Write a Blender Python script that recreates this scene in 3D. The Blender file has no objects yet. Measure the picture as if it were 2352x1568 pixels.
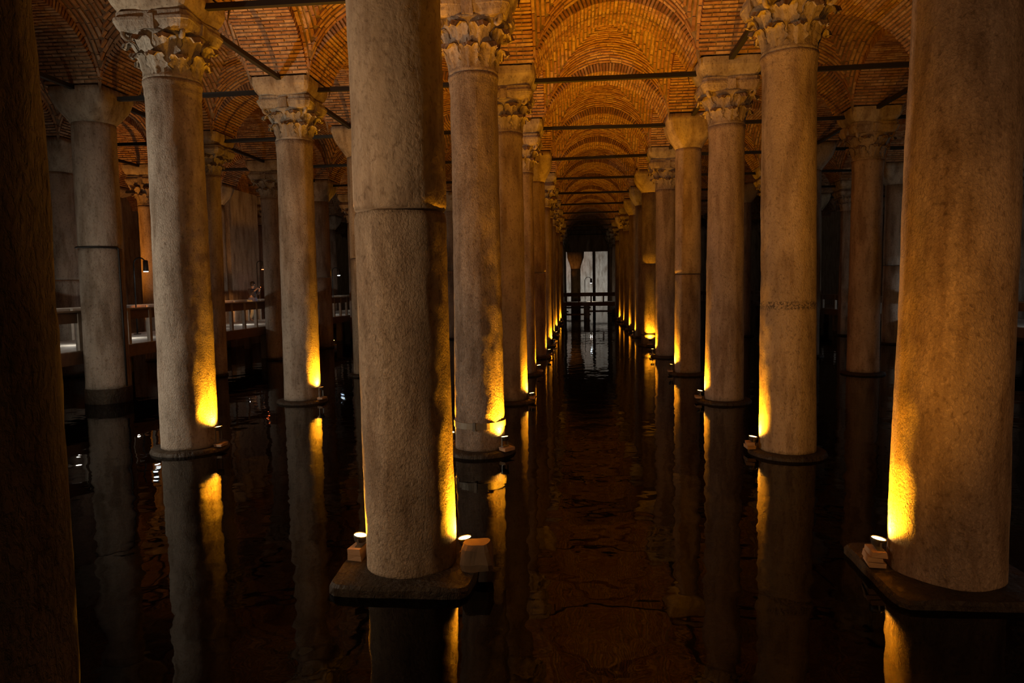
import bpy, math, random
import numpy as np
from mathutils import Vector, Matrix, noise

random.seed(7)
RNG = np.random.RandomState(7)
scene = bpy.context.scene
COL = scene.collection
PI = math.pi

# ------------------------------------------------------------------ camera
YAW, PITCH, ROLL = 0.0953, 0.0795, 0.0153
CAM = Vector((1.5933, 0.0, 2.723))
FPX = 1616.8
fw = Vector((-math.sin(YAW)*math.cos(PITCH), math.cos(YAW)*math.cos(PITCH), -math.sin(PITCH)))
rt = Vector((math.cos(YAW), math.sin(YAW), 0.0))
up = rt.cross(fw)
rt2 = rt*math.cos(ROLL) - up*math.sin(ROLL)
up2 = up*math.cos(ROLL) + rt*math.sin(ROLL)
cd = bpy.data.cameras.new('camera')
cd.sensor_width = 36.0
cd.lens = FPX*36.0/2352.0
cd.clip_end = 300
cam = bpy.data.objects.new('camera', cd)
COL.objects.link(cam)
cam.matrix_world = Matrix(((rt2.x, up2.x, -fw.x, CAM.x), (rt2.y, up2.y, -fw.y, CAM.y), (rt2.z, up2.z, -fw.z, CAM.z), (0, 0, 0, 1)))
scene.camera = cam

# ------------------------------------------------------------------ world, exposure
w = bpy.data.worlds.new('world')
scene.world = w
w.use_nodes = True
w.node_tree.nodes['Background'].inputs[0].default_value = (1.0, 0.62, 0.30, 1)
w.node_tree.nodes['Background'].inputs[1].default_value = 0.010
vs = scene.view_settings
vs.view_transform = 'Standard'
vs.look = 'None'
vs.gamma = 1.0
vs.use_curve_mapping = False
vs.exposure = 0.7
try:
    scene.cycles.max_bounces = 7
    scene.cycles.diffuse_bounces = 3
    scene.cycles.glossy_bounces = 3
    scene.cycles.transparent_max_bounces = 12
    scene.cycles.sample_clamp_indirect = 4.0
    scene.cycles.sample_clamp_direct = 0.0
    scene.cycles.use_light_tree = True
    scene.cycles.use_denoising = True
except Exception:
    pass

AMBER = (1.0, 0.385, 0.010)
WARM = (1.0, 0.58, 0.22)
NEUTRAL = (1.0, 0.82, 0.60)
COOL = (0.88, 0.95, 1.0)


def point_light(x, y, z, power, color, radius=0.25):
    l = bpy.data.lights.new('lamp_light', 'POINT')
    l.energy = power
    l.color = color
    l.shadow_soft_size = radius
    o = bpy.data.objects.new('lamp_light', l)
    o.location = (x, y, z)
    COL.objects.link(o)
    return o


def spot_light(loc, target, power, color, size=60, blend=0.6, radius=0.05):
    l = bpy.data.lights.new('spot_light', 'SPOT')
    l.energy = power
    l.color = color
    l.spot_size = math.radians(size)
    l.spot_blend = blend
    l.shadow_soft_size = radius
    o = bpy.data.objects.new('spot_light', l)
    o.location = loc
    d = Vector(target) - Vector(loc)
    o.rotation_euler = d.to_track_quat('-Z', 'Y').to_euler()
    COL.objects.link(o)
    return o


# unseen walkway lamp first, then fill spots added to brighten the columns, without fixtures
spot_light((-10.0, 7.6, 2.7), (-4.6, 11.6, 2.3), 620, (1.0, 0.86, 0.68), 130, 0.6, 0.10)
spot_light((-3.0, 2.6, 3.0), (0.2, 9.2, 3.0), 230, (1.0, 0.64, 0.37), 110, 0.9, 0.15)
spot_light((6.4, 0.3, 2.6), (5.2, 7.6, 2.4), 120, (1.0, 0.50, 0.21), 85, 0.9, 0.2)
spot_light((8.3, 7.0, 2.6), (9.7, 20.0, 3.4), 110, NEUTRAL, 60, 0.9, 0.2)
spot_light((1.6, 2.4, 0.8), (4.3, 10.6, 3.4), 480, AMBER, 60, 0.9, 0.2)  # added amber fill for the ochre column, no lamp stands here

# ------------------------------------------------------------------ materials


def new_mat(name):
    m = bpy.data.materials.new(name)
    m.use_nodes = True
    nt = m.node_tree
    nt.nodes.clear()
    out = nt.nodes.new('ShaderNodeOutputMaterial')
    return m, nt, out


def N(nt, kind, **kw):
    n = nt.nodes.new(kind)
    for k, v in kw.items():
        setattr(n, k, v)
    return n


def ramp(nt, src, stops):
    r = N(nt, 'ShaderNodeValToRGB')
    e = r.color_ramp.elements
    while len(e) < len(stops):
        e.new(0.5)
    for i, (p, c) in enumerate(stops):
        e[i].position = p
        e[i].color = (*c, 1) if len(c) == 3 else c
    nt.links.new(src, r.inputs[0])
    return r


def mixc(nt, fac, a, b, mode='MIX'):
    m = N(nt, 'ShaderNodeMix', data_type='RGBA', blend_type=mode)
    L = nt.links.new
    if isinstance(fac, (int, float)):
        m.inputs[0].default_value = fac
    else:
        L(fac, m.inputs[0])
    for s, v in ((m.inputs[6], a), (m.inputs[7], b)):
        if isinstance(v, tuple):
            s.default_value = (*v, 1)
        else:
            L(v, s)
    return m.outputs[2]


def stone_mat(name, base, dark, bump=0.6, fine=22.0, rough=0.8, pits=True, band=None, dist=0.02):
    m, nt, out = new_mat(name)
    L = nt.links.new
    b = N(nt, 'ShaderNodeBsdfPrincipled')
    b.inputs['Roughness'].default_value = rough
    b.inputs['Specular IOR Level'].default_value = 0.25
    tc = N(nt, 'ShaderNodeTexCoord')
    oi = N(nt, 'ShaderNodeObjectInfo')
    off = N(nt, 'ShaderNodeVectorMath', operation='ADD')
    sc = N(nt, 'ShaderNodeVectorMath', operation='SCALE')
    comb = N(nt, 'ShaderNodeCombineXYZ')
    for i in range(3):
        L(oi.outputs['Random'], comb.inputs[i])
    L(comb.outputs[0], sc.inputs[0])
    sc.inputs[3].default_value = 37.0
    L(tc.outputs['Object'], off.inputs[0])
    L(sc.outputs[0], off.inputs[1])
    mp = N(nt, 'ShaderNodeMapping')
    mp.inputs['Scale'].default_value = (1.0, 1.0, 0.7)
    L(off.outputs[0], mp.inputs[0])
    big = N(nt, 'ShaderNodeTexNoise')
    big.inputs['Scale'].default_value = 2.0
    big.inputs['Detail'].default_value = 12
    big.inputs['Roughness'].default_value = 0.72
    L(mp.outputs[0], big.inputs['Vector'])
    r1 = ramp(nt, big.outputs['Fac'], [(0.28, dark), (0.68, base)])
    med = N(nt, 'ShaderNodeTexNoise')
    med.inputs['Scale'].default_value = 26
    med.inputs['Detail'].default_value = 8
    med.inputs['Distortion'].default_value = 0.3
    L(mp.outputs[0], med.inputs['Vector'])
    r2 = ramp(nt, med.outputs['Fac'], [(0.30, (0.50, 0.46, 0.42)), (0.46, (1, 1, 1))])
    c = mixc(nt, 0.75, r1.outputs[0], r2.outputs[0], 'MULTIPLY')
    # run-down stains, drawn out along the height
    ms = N(nt, 'ShaderNodeMapping')
    ms.inputs['Scale'].default_value = (2.6, 2.6, 0.55)
    L(off.outputs[0], ms.inputs[0])
    st = N(nt, 'ShaderNodeTexNoise')
    st.inputs['Scale'].default_value = 1.5
    st.inputs['Detail'].default_value = 7
    st.inputs['Roughness'].default_value = 0.6
    L(ms.outputs[0], st.inputs['Vector'])
    r4 = ramp(nt, st.outputs['Fac'], [(0.36, (0.48, 0.40, 0.33)), (0.54, (1, 0.98, 0.96))])
    c = mixc(nt, 0.8, c, r4.outputs[0], 'MULTIPLY')
    c = mixc(nt, 1.0, c, oi.outputs['Color'], 'MULTIPLY')
    if band:
        z0, z1 = band
        sx = N(nt, 'ShaderNodeSeparateXYZ')
        L(tc.outputs['Object'], sx.inputs[0])
        g1 = N(nt, 'ShaderNodeMapRange')
        mid, hw = (z0+z1)/2, (z1-z0)/2
        s1 = N(nt, 'ShaderNodeMath', operation='SUBTRACT')
        s1.inputs[1].default_value = mid
        L(sx.outputs[2], s1.inputs[0])
        ab = N(nt, 'ShaderNodeMath', operation='ABSOLUTE')
        L(s1.outputs[0], ab.inputs[0])
        g1.inputs[1].default_value = hw*1.3
        g1.inputs[2].default_value = hw*0.7
        L(ab.outputs[0], g1.inputs[0])
        sp = N(nt, 'ShaderNodeTexNoise')
        sp.inputs['Scale'].default_value = 30
        L(tc.outputs['Object'], sp.inputs['Vector'])
        r3 = ramp(nt, sp.outputs['Fac'], [(0.48, (0, 0, 0)), (0.56, (1, 1, 1))])
        mu = N(nt, 'ShaderNodeMath', operation='MULTIPLY')
        L(g1.outputs[0], mu.inputs[0])
        L(r3.outputs[0], mu.inputs[1])
        c = mixc(nt, mu.outputs[0], c, (0.13, 0.10, 0.075))
    L(c, b.inputs['Base Color'])
    # relief: chisel flecks and pits
    fn = N(nt, 'ShaderNodeTexNoise')
    fn.inputs['Scale'].default_value = fine
    fn.inputs['Detail'].default_value = 5
    fn.inputs['Roughness'].default_value = 0.6
    fn.inputs['Distortion'].default_value = 0.35
    L(mp.outputs[0], fn.inputs['Vector'])
    vo = N(nt, 'ShaderNodeTexVoronoi')
    vo.inputs['Scale'].default_value = fine*0.9
    L(mp.outputs[0], vo.inputs['Vector'])
    rv = ramp(nt, vo.outputs['Distance'], [(0.10, (0, 0, 0)), (0.30, (1, 1, 1))])
    rf = ramp(nt, fn.outputs['Fac'], [(0.30, (0, 0, 0)), (0.58, (1, 1, 1))])
    add = N(nt, 'ShaderNodeMath', operation='ADD')
    L(rf.outputs[0], add.inputs[0])
    ml = N(nt, 'ShaderNodeMath', operation='MULTIPLY')
    ml.inputs[1].default_value = 0.15 if pits else 0.0
    L(rv.outputs[0], ml.inputs[0])
    L(ml.outputs[0], add.inputs[1])
    bp = N(nt, 'ShaderNodeBump')
    bp.inputs['Strength'].default_value = bump
    bp.inputs['Distance'].default_value = dist
    L(add.outputs[0], bp.inputs['Height'])
    L(bp.outputs[0], b.inputs['Normal'])
    L(b.outputs[0], out.inputs[0])
    return m


M_SHAFT = stone_mat('marble_shaft', (0.50, 0.42, 0.345), (0.30, 0.25, 0.20), 0.85, 50.0, dist=0.0115)
M_SHAFT_SMOOTH = stone_mat('marble_shaft_smooth', (0.50, 0.42, 0.345), (0.32, 0.27, 0.22), 0.35, 20.0, dist=0.02)
M_SHAFT_BAND = stone_mat('marble_shaft_scored', (0.50, 0.42, 0.345), (0.34, 0.28, 0.22), 0.8, 50.0, band=(2.30, 2.42), dist=0.010)
M_ROUGH = stone_mat('rough_granite', (0.46, 0.40, 0.33), (0.24, 0.20, 0.16), 0.9, 42.0, dist=0.015)
M_CAPITAL = stone_mat('carved_marble', (0.52, 0.46, 0.38), (0.30, 0.26, 0.21), 0.5, 26.0, dist=0.02)
M_IMPOST = stone_mat('impost_stone', (0.55, 0.48, 0.38), (0.36, 0.31, 0.25), 0.25, 14.0, pits=False)
M_WETSTONE = stone_mat('wet_dark_stone', (0.06, 0.045, 0.03), (0.025, 0.019, 0.014), 0.6, 12.0, rough=0.55, dist=0.03)
M_PLASTER = stone_mat('old_plaster', (0.50, 0.42, 0.33), (0.33, 0.27, 0.21), 0.3, 6.0, pits=False, dist=0.03)
M_MUD = stone_mat('muddy_floor', (0.10, 0.066, 0.036), (0.055, 0.036, 0.02), 0.3, 5.0, pits=False, dist=0.05)
M_CONCRETE = stone_mat('concrete', (0.34, 0.31, 0.27), (0.20, 0.18, 0.15), 0.3, 16.0, pits=False)
M_DECK = stone_mat('pale_deck', (0.55, 0.53, 0.48), (0.42, 0.40, 0.36), 0.2, 16.0, pits=False)


def brick_mat(name):
    m, nt, out = new_mat(name)
    L = nt.links.new
    b = N(nt, 'ShaderNodeBsdfPrincipled')
    b.inputs['Roughness'].default_value = 0.85
    b.inputs['Specular IOR Level'].default_value = 0.2
    geo = N(nt, 'ShaderNodeNewGeometry')
    oi = N(nt, 'ShaderNodeObjectInfo')
    ad = N(nt, 'ShaderNodeMath', operation='ADD')
    L(geo.outputs['Random Per Island'], ad.inputs[0])
    L(oi.outputs['Random'], ad.inputs[1])
    fr = N(nt, 'ShaderNodeMath', operation='FRACT')
    L(ad.outputs[0], fr.inputs[0])
    r = ramp(nt, fr.outputs[0], [(0.0, (0.38, 0.20, 0.10)), (0.35, (0.46, 0.255, 0.13)), (0.7, (0.52, 0.315, 0.17)), (1.0, (0.58, 0.40, 0.26))])
    tc = N(nt, 'ShaderNodeTexCoord')
    no = N(nt, 'ShaderNodeTexNoise')
    no.inputs['Scale'].default_value = 9
    no.inputs['Detail'].default_value = 5
    L(geo.outputs['Position'], no.inputs['Vector'])
    r2 = ramp(nt, no.outputs['Fac'], [(0.35, (0.55, 0.5, 0.46)), (0.6, (1, 1, 1))])
    c = mixc(nt, 0.8, r.outputs[0], r2.outputs[0], 'MULTIPLY')
    L(c, b.inputs['Base Color'])
    n3 = N(nt, 'ShaderNodeTexNoise')
    n3.inputs['Scale'].default_value = 40
    L(geo.outputs['Position'], n3.inputs['Vector'])
    bp = N(nt, 'ShaderNodeBump')
    bp.inputs['Strength'].default_value = 0.5
    bp.inputs['Distance'].default_value = 0.01
    L(n3.outputs['Fac'], bp.inputs['Height'])
    L(bp.outputs[0], b.inputs['Normal'])
    L(b.outputs[0], out.inputs[0])
    return m


M_BRICK = brick_mat('old_thin_brick')
M_MORTAR = stone_mat('lime_mortar', (0.33, 0.245, 0.165), (0.20, 0.145, 0.095), 0.5, 14.0, pits=False)


def simple(name, col, rough=0.6, metal=0.0):
    m, nt, out = new_mat(name)
    b = N(nt, 'ShaderNodeBsdfPrincipled')
    tc = N(nt, 'ShaderNodeTexCoord')
    no = N(nt, 'ShaderNodeTexNoise')
    no.inputs['Scale'].default_value = 8
    no.inputs['Detail'].default_value = 4
    nt.links.new(tc.outputs['Object'], no.inputs['Vector'])
    r = ramp(nt, no.outputs['Fac'], [(0.3, tuple(x*0.75 for x in col)), (0.7, col)])
    nt.links.new(r.outputs[0], b.inputs['Base Color'])
    b.inputs['Roughness'].default_value = rough
    b.inputs['Metallic'].default_value = metal
    nt.links.new(b.outputs[0], out.inputs[0])
    return m


M_IRON = simple('black_iron', (0.012, 0.010, 0.009), 0.6)
M_STEEL = simple('grey_steel', (0.22, 0.21, 0.20), 0.45, 0.8)
M_STRAP = simple('steel_strap', (0.30, 0.26, 0.20), 0.5, 0.3)
M_LAMPBODY = simple('lamp_housing', (0.10, 0.09, 0.08), 0.45, 0.5)
M_WOOD = simple('brown_timber', (0.20, 0.13, 0.08), 0.6)
M_WOODPALE = simple('pale_timber', (0.42, 0.36, 0.29), 0.6)
M_BLOCK = simple('clay_block', (0.42, 0.27, 0.16), 0.9)


def emit(name, col, s):
    m, nt, out = new_mat(name)
    e = N(nt, 'ShaderNodeEmission')
    e.inputs[0].default_value = (*col, 1)
    e.inputs[1].default_value = s
    nt.links.new(e.outputs[0], out.inputs[0])
    return m


M_LENS = emit('amber_lens', (1.0, 0.62, 0.16), 40.0)
M_LENSDIM = emit('amber_lens_far', (1.0, 0.55, 0.12), 16.0)
M_LENSWHITE = emit('white_lens', (0.80, 0.93, 1.0), 40.0)
M_LENSRED = emit('red_lens', (1.0, 0.16, 0.04), 14.0)
M_SCREEN = emit('phone_screen', (0.55, 0.75, 1.0), 3.0)


def water_mat():
    m, nt, out = new_mat('still_water')
    L = nt.links.new
    tr = N(nt, 'ShaderNodeBsdfTransparent')
    tr.inputs[0].default_value = (0.26, 0.18, 0.10, 1)
    gl = N(nt, 'ShaderNodeBsdfGlossy')
    gl.inputs['Roughness'].default_value = 0.02
    gl.inputs['Color'].default_value = (0.74, 0.74, 0.74, 1)
    fr = N(nt, 'ShaderNodeFresnel')
    fr.inputs['IOR'].default_value = 1.333
    tc = N(nt, 'ShaderNodeTexCoord')
    mp = N(nt, 'ShaderNodeMapping')
    mp.inputs['Scale'].default_value = (1.0, 1.0, 1.0)
    L(tc.outputs['Object'], mp.inputs[0])
    n1 = N(nt, 'ShaderNodeTexNoise')
    n1.inputs['Scale'].default_value = 1.6
    n1.inputs['Detail'].default_value = 2.5
    n1.inputs['Roughness'].default_value = 0.45
    L(mp.outputs[0], n1.inputs['Vector'])
    bp = N(nt, 'ShaderNodeBump')
    bp.inputs['Strength'].default_value = 0.16
    bp.inputs['Distance'].default_value = 0.05
    L(n1.outputs['Fac'], bp.inputs['Height'])
    L(bp.outputs[0], gl.inputs['Normal'])
    mx = N(nt, 'ShaderNodeMixShader')
    L(fr.outputs[0], mx.inputs[0])
    L(tr.outputs[0], mx.inputs[1])
    L(gl.outputs[0], mx.inputs[2])
    L(mx.outputs[0], out.inputs[0])
    return m


M_WATER = water_mat()

# ------------------------------------------------------------------ mesh helpers


def mesh_of(name, v, f, mat, smooth=False):
    me = bpy.data.meshes.new(name)
    me.from_pydata([tuple(p) for p in v], [], f)
    me.materials.append(mat)
    if smooth:
        me.polygons.foreach_set('use_smooth', [True]*len(me.polygons))
    me.update()
    return me


def link(name, data, parent=None, loc=None, color=None):
    o = bpy.data.objects.new(name, data)
    COL.objects.link(o)
    if parent is not None:
        o.parent = parent
    if loc is not None:
        o.location = loc
    if color is not None:
        o.color = (*color, 1)
    return o


def thing(name, label, cat, loc=(0, 0, 0), group=None, rz=0.0):
    o = bpy.data.objects.new(name, None)
    o.empty_display_size = 0.2
    COL.objects.link(o)
    o.location = loc
    o.rotation_euler = (0, 0, rz)
    tag(o, label, cat, group)
    return o


def tag(o, label, cat, group=None):
    o['label'] = label
    o['category'] = cat
    o['kind'] = 'thing'
    if group:
        o['group'] = group


class MB:
    def __init__(s):
        s.v, s.f = [], []

    def add(s, v, f):
        n = len(s.v)
        s.v += [tuple(p) for p in v]
        s.f += [tuple(i+n for i in q) for q in f]

    def box(s, x0, x1, y0, y1, z0, z1, M=None, j=0.0):
        v = [Vector((x, y, z)) for z in (z0, z1) for x, y in ((x0, y0), (x1, y0), (x1, y1), (x0, y1))]
        if j:
            v = [p + Vector((random.uniform(-j, j), random.uniform(-j, j), random.uniform(-j, j))) for p in v]
        if M is not None:
            v = [M @ p for p in v]
        s.add(v, [(3, 2, 1, 0), (4, 5, 6, 7), (0, 1, 5, 4), (1, 2, 6, 5), (2, 3, 7, 6), (3, 0, 4, 7)])

    def tube(s, pts, r, n=8, caps=True):
        pts = [Vector(p) for p in pts]
        rr = r if isinstance(r, (list, tuple)) else [r]*len(pts)
        prev = None
        rings = []
        for i, p in enumerate(pts):
            d = (pts[min(i+1, len(pts)-1)] - pts[max(i-1, 0)]).normalized()
            a = d.orthogonal().normalized() if prev is None else (prev - d*prev.dot(d)).normalized()
            prev = a
            b = d.cross(a)
            rings.append([p + (a*math.cos(t) + b*math.sin(t))*rr[i] for t in [2*PI*k/n for k in range(n)]])
        v = [q for g in rings for q in g]
        f = []
        for i in range(len(pts)-1):
            for k in range(n):
                f.append((i*n+k, i*n+(k+1) % n, (i+1)*n+(k+1) % n, (i+1)*n+k))
        if caps:
            f.append(tuple(range(n-1, -1, -1)))
            f.append(tuple((len(pts)-1)*n+k for k in range(n)))
        s.add(v, f)

    def lathe(s, prof, n=24, c=(0, 0), caps=True):
        v = []
        for r, z in prof:
            for k in range(n):
                t = 2*PI*k/n
                v.append((c[0]+r*math.cos(t), c[1]+r*math.sin(t), z))
        f = []
        for i in range(len(prof)-1):
            for k in range(n):
                f.append((i*n+k, i*n+(k+1) % n, (i+1)*n+(k+1) % n, (i+1)*n+k))
        if caps:
            f.append(tuple(range(n-1, -1, -1)))
            f.append(tuple((len(prof)-1)*n+k for k in range(n)))
        s.add(v, f)

    def mesh(s, name, mat, smooth=False):
        return mesh_of(name, s.v, s.f, mat, smooth)

    def obj(s, name, mat, parent=None, smooth=False, loc=None, color=None):
        return link(name, s.mesh(name, mat, smooth), parent, loc, color)


# ------------------------------------------------------------------ grid of the cistern
Y0, DY = 6.3116, 4.9
LX = {'F2': -24.5, 'F': -19.64, 'E': -14.72, 'D': -9.86, 'C': -4.98, 'A': -0.01, 'B': 4.79, 'G': 9.70, 'H': 14.60, 'I': 19.5}
ORDER = ['F2', 'F', 'E', 'D', 'C', 'A', 'B', 'G', 'H', 'I']


def RY(i):
    return Y0 + i*DY


ORD = ['zeroth', 'first', 'second', 'third', 'fourth', 'fifth', 'sixth', 'seventh', 'eighth', 'ninth', 'tenth', 'eleventh', 'twelfth', 'thirteenth', 'fourteenth']

# ------------------------------------------------------------------ setting: floor, water, walls


def structure(o):
    o['kind'] = 'structure'
    return o


def relief_plane(name, x0, x1, y0, y1, z, nx, ny, amp, mat):
    v, f = [], []
    for j in range(ny+1):
        for i in range(nx+1):
            x = x0+(x1-x0)*i/nx
            y = y0+(y1-y0)*j/ny
            v.append((x, y, z+amp*noise.noise(Vector((x*0.7, y*0.7, 3.1)))+amp*0.4*noise.noise(Vector((x*2.3, y*2.3, 9.1)))))
    for j in range(ny):
        for i in range(nx):
            a = j*(nx+1)+i
            f.append((a, a+1, a+nx+2, a+nx+1))
    return link(name, mesh_of(name, v, f, mat, True))


structure(relief_plane('floor', -27, 24, -6, 92, -0.50, 150, 260, 0.10, M_MUD))
ZW = 0.04
wv = [(-27, -6, ZW), (24, -6, ZW), (24, 92, ZW), (-27, 92, ZW)]
wat = structure(link('water', mesh_of('water', wv, [(0, 1, 2, 3)], M_WATER)))


def wall(name, x0, x1, y0, y1, z0=-0.6, z1=9.8):
    b = MB()
    b.box(x0, x1, y0, y1, z0, z1)
    return structure(b.obj(name, M_PLASTER))


wall('wall_left', -25.3, -24.7, 20, 92)
wall('wall_right', 23.2, 23.8, 20, 92)
wall('wall_back', -25, 24, 86.0, 86.6)
# walled-up bays between the columns behind the walkway
wall('wall_left', -15.15, -14.45, RY(5)+0.7, RY(5)+3.6, -0.6, 7.4)
wall('wall_left', -15.15, -14.55, RY(7)+0.7, RY(8)-0.7, -0.6, 7.4)
# tympanum closing the end of the central aisle, flat lintel below it
YT = RY(13)
wall('wall_end', -0.6, 5.4, YT+0.70, YT+1.0, 5.95, 8.7)

# ------------------------------------------------------------------ the vaulted brick ceiling
HALF = 0.65
SP, ZS = 1.80, 7.45
R1, CZ1 = 1.92, 6.73
R2, CZ2, DOME = 1.8043, 7.0757, 0.42


def arc2(t):
    return CZ2 + math.sqrt(max(R2*R2 - t*t, 0.0))


def web_h(u, v):
    a, b = abs(u), abs(v)
    m, M = min(a, b), max(a, b)
    return arc2(m) + DOME*(1-(M/SP)**2)


def web_mesh():
    n = 30
    v, f = [], []
    for j in range(n+1):
        for i in range(n+1):
            x = -SP + 2*SP*i/n
            y = -SP + 2*SP*j/n
            v.append((x, y, web_h(x, y)))
    for j in range(n):
        for i in range(n):
            a = j*(n+1)+i
            q = (a, a+n+1, a+n+2, a+1)
            f.append(q)
    return mesh_of('vault_web', v, f, M_MORTAR, True)


def frame_matrix(c, t, s, n, sx, sy, sz):
    return Matrix(((t.x*sx, s.x*sy, n.x*sz, c.x), (t.y*sx, s.y*sy, n.y*sz, c.y), (t.z*sx, s.z*sy, n.z*sz, c.z), (0, 0, 0, 1)))


def web_bricks():
    """transforms of the web's bricks: pitched courses parallel to the arches, meeting in a herringbone on the groins"""
    out = []
    pitch, L0 = 0.105, 0.32
    for side in range(4):
        nc = int(SP/pitch)
        for c in range(nc):
            v = SP - pitch*(c+0.5)
            # walk along the arc from -v to v
            umax = v
            us = np.linspace(-umax, umax, 200)
            hs = np.array([web_h(u, v) for u in us])
            s = np.concatenate([[0], np.cumsum(np.hypot(np.diff(us), np.diff(hs)))])
            tot = s[-1]
            pos = random.uniform(-0.2, 0.0)
            while pos < tot:
                ln = L0*random.uniform(0.88, 1.1)
                a, b = max(pos, 0.012), min(pos+ln, tot-0.012)
                pos += ln + 0.022
                if b-a < 0.05:
                    continue
                m = 0.5*(a+b)
                u = float(np.interp(m, s, us))
                e = 0.01
                ut = float(np.interp(min(m+e, tot), s, us)) - float(np.interp(max(m-e, 0), s, us))
                ht = float(np.interp(min(m+e, tot), s, hs)) - float(np.interp(max(m-e, 0), s, hs))
                tn = Vector((ut, 0, ht)).normalized()
                dv = (web_h(u, v+0.01) - web_h(u, v-0.01))/0.02 if abs(u) < v-0.02 else 0.0
                sd = Vector((0, 1, dv)).normalized()
                nn = tn.cross(sd).normalized()
                sd = nn.cross(tn).normalized()
                pr = random.uniform(0.022, 0.042)
                cpos = Vector((u, v, web_h(u, v))) + nn*(0.04-pr)
                tn2 = (tn + sd*random.uniform(-0.03, 0.03)).normalized()
                sd2 = nn.cross(tn2).normalized()
                Mx = frame_matrix(cpos, tn2, sd2, nn, b-a, 0.066*random.uniform(0.8, 1.12), 0.08)
                out.append(Matrix.Rotation(side*PI/2, 4, 'Z') @ Mx)
    return out


def arch_bricks():
    out = []
    th0 = math.asin((ZS-CZ1)/R1)
    total = PI - 2*th0
    n = 54
    for k in range(n):
        th = th0 + total*(k+0.5)/n
        er = Vector((math.cos(th), 0, math.sin(th)))
        et = Vector((-math.sin(th), 0, math.cos(th)))
        ey = Vector((0, 1, 0))
        edges = [-HALF-0.03, -0.33, 0.0, 0.33, HALF+0.03] if k % 2 == 0 else [-HALF-0.03, -0.47, -0.16, 0.17, 0.48, HALF+0.03]
        rad = 0.23 if math.sin(th) > 0.75 else 0.13 + 0.10*max(0.0, (math.sin(th)-0.38)/0.37)
        for a, b in zip(edges[:-1], edges[1:]):
            a2, b2 = a + (0.011 if a > -HALF else 0), b - (0.011 if b < HALF else 0)
            pr = random.uniform(0.014, 0.034)
            c = Vector((0, (a2+b2)/2, CZ1)) + er*(R1 - pr + rad/2)
            out.append(frame_matrix(c, et, ey, er, 0.052*random.uniform(0.8, 1.15), b2-a2, rad))
    return out


UNIT = MB()
UNIT.box(-.5, .5, -.5, .5, -.5, .5)
ME_BRICK = UNIT.mesh('brick', M_BRICK)


def bake(mats, name):
    b = np.array([list(p)+[1.0] for p in UNIT.v])
    fs = np.array(UNIT.f)
    V, F = [], []
    for i, M in enumerate(mats):
        V.append((b @ np.array(M).T)[:, :3])
        F.append(fs + 8*i)
    return mesh_of(name, np.concatenate(V).tolist(), [tuple(int(x) for x in q) for q in np.concatenate(F)], M_BRICK)


def arch_mesh():
    n = 40
    v, f = [], []
    for k in range(n+1):
        x = -SP + 2*SP*k/n
        th0 = math.asin((ZS-CZ1)/R1)
        th = PI - th0 - (PI-2*th0)*k/n
        xi, zi = R1*math.cos(th), CZ1 + R1*math.sin(th)
        zo = max(arc2(min(abs(xi)*0.999, SP)), zi) + 0.02
        for y in (-HALF, HALF):
            v += [(xi, y, zi), (xi, y, zo)]
    for k in range(n):
        a, b = 4*k, 4*k+4
        f.append((a, a+2, b+2, b))            # intrados
        f.append((a+1, a, b, b+1))            # near face
        f.append((a+2, a+3, b+3, b+2))        # far face
        f.append((a+3, a+1, b+1, b+3))        # back
    return mesh_of('brick_arch', v, f, M_MORTAR)


ME_WEB = web_mesh()
ME_ARCH = arch_mesh()
WB = web_bricks()
AB = arch_bricks()
ME_WEBBR = bake(WB, 'brickwork')
ME_ARCHBR = bake(AB, 'brickwork')
# bricks of the far side of a bay first: they show largest
WB_SORTED = sorted(WB, key=lambda M: -M.translation.y)
ME_WEBREST = bake(WB_SORTED[300:], 'brickwork')

bays = {}
SPANS = {'F2F': (3, 13), 'FE': (2, 13), 'ED': (1, 13), 'DC': (0, 13), 'CA': (0, 13), 'AB': (0, 16), 'BG': (0, 13), 'GH': (1, 13), 'HI': (3, 13)}
NEAR_WEB = {('AB', 1), ('AB', 2), ('CA', 1), ('AB', 3)}
for a, b in zip(ORDER[:-1], ORDER[1:]):
    p = a+b
    r0, r1 = SPANS[p]
    xa, xb = LX[a], LX[b]
    for i in range(r0, r1):
        root = bpy.data.objects.new('ceiling', None)
        COL.objects.link(root)
        root['kind'] = 'structure'
        root.location = ((xa+xb)/2, RY(i)+DY/2, 0)
        root.scale = (((xb-xa)/2-HALF)/SP, 1, 1)
        link('vault_web', ME_WEB, root)
        if (p, i) in NEAR_WEB:
            for Mx in WB_SORTED[:300]:
                o = link('brick', ME_BRICK, root)
                o.matrix_local = Mx
            s = link('brickwork', ME_WEBREST, root)
        else:
            s = link('brickwork', ME_WEBBR, root)
        s['kind'] = 'stuff'
        bays[(p, i)] = root

NEAR_T = {('AB', 2), ('AB', 3), ('AB', 4), ('AB', 5), ('CA', 1), ('CA', 2), ('CA', 3), ('DC', 1), ('DC', 2)}
NEAR_L = {('C', 1), ('A', 1), ('B', 1), ('A', 2), ('B', 2), ('C', 2), ('D', 1), ('B', 0)}


def put_arch(root, local, near):
    ar = link('brick_arch', ME_ARCH, root)
    ar.matrix_local = local
    if near:
        for Mx in AB:
            o = link('brick', ME_BRICK, ar)
            o.matrix_local = Mx
    else:
        s = link('brickwork', ME_ARCHBR, ar)
        s['kind'] = 'stuff'


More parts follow.
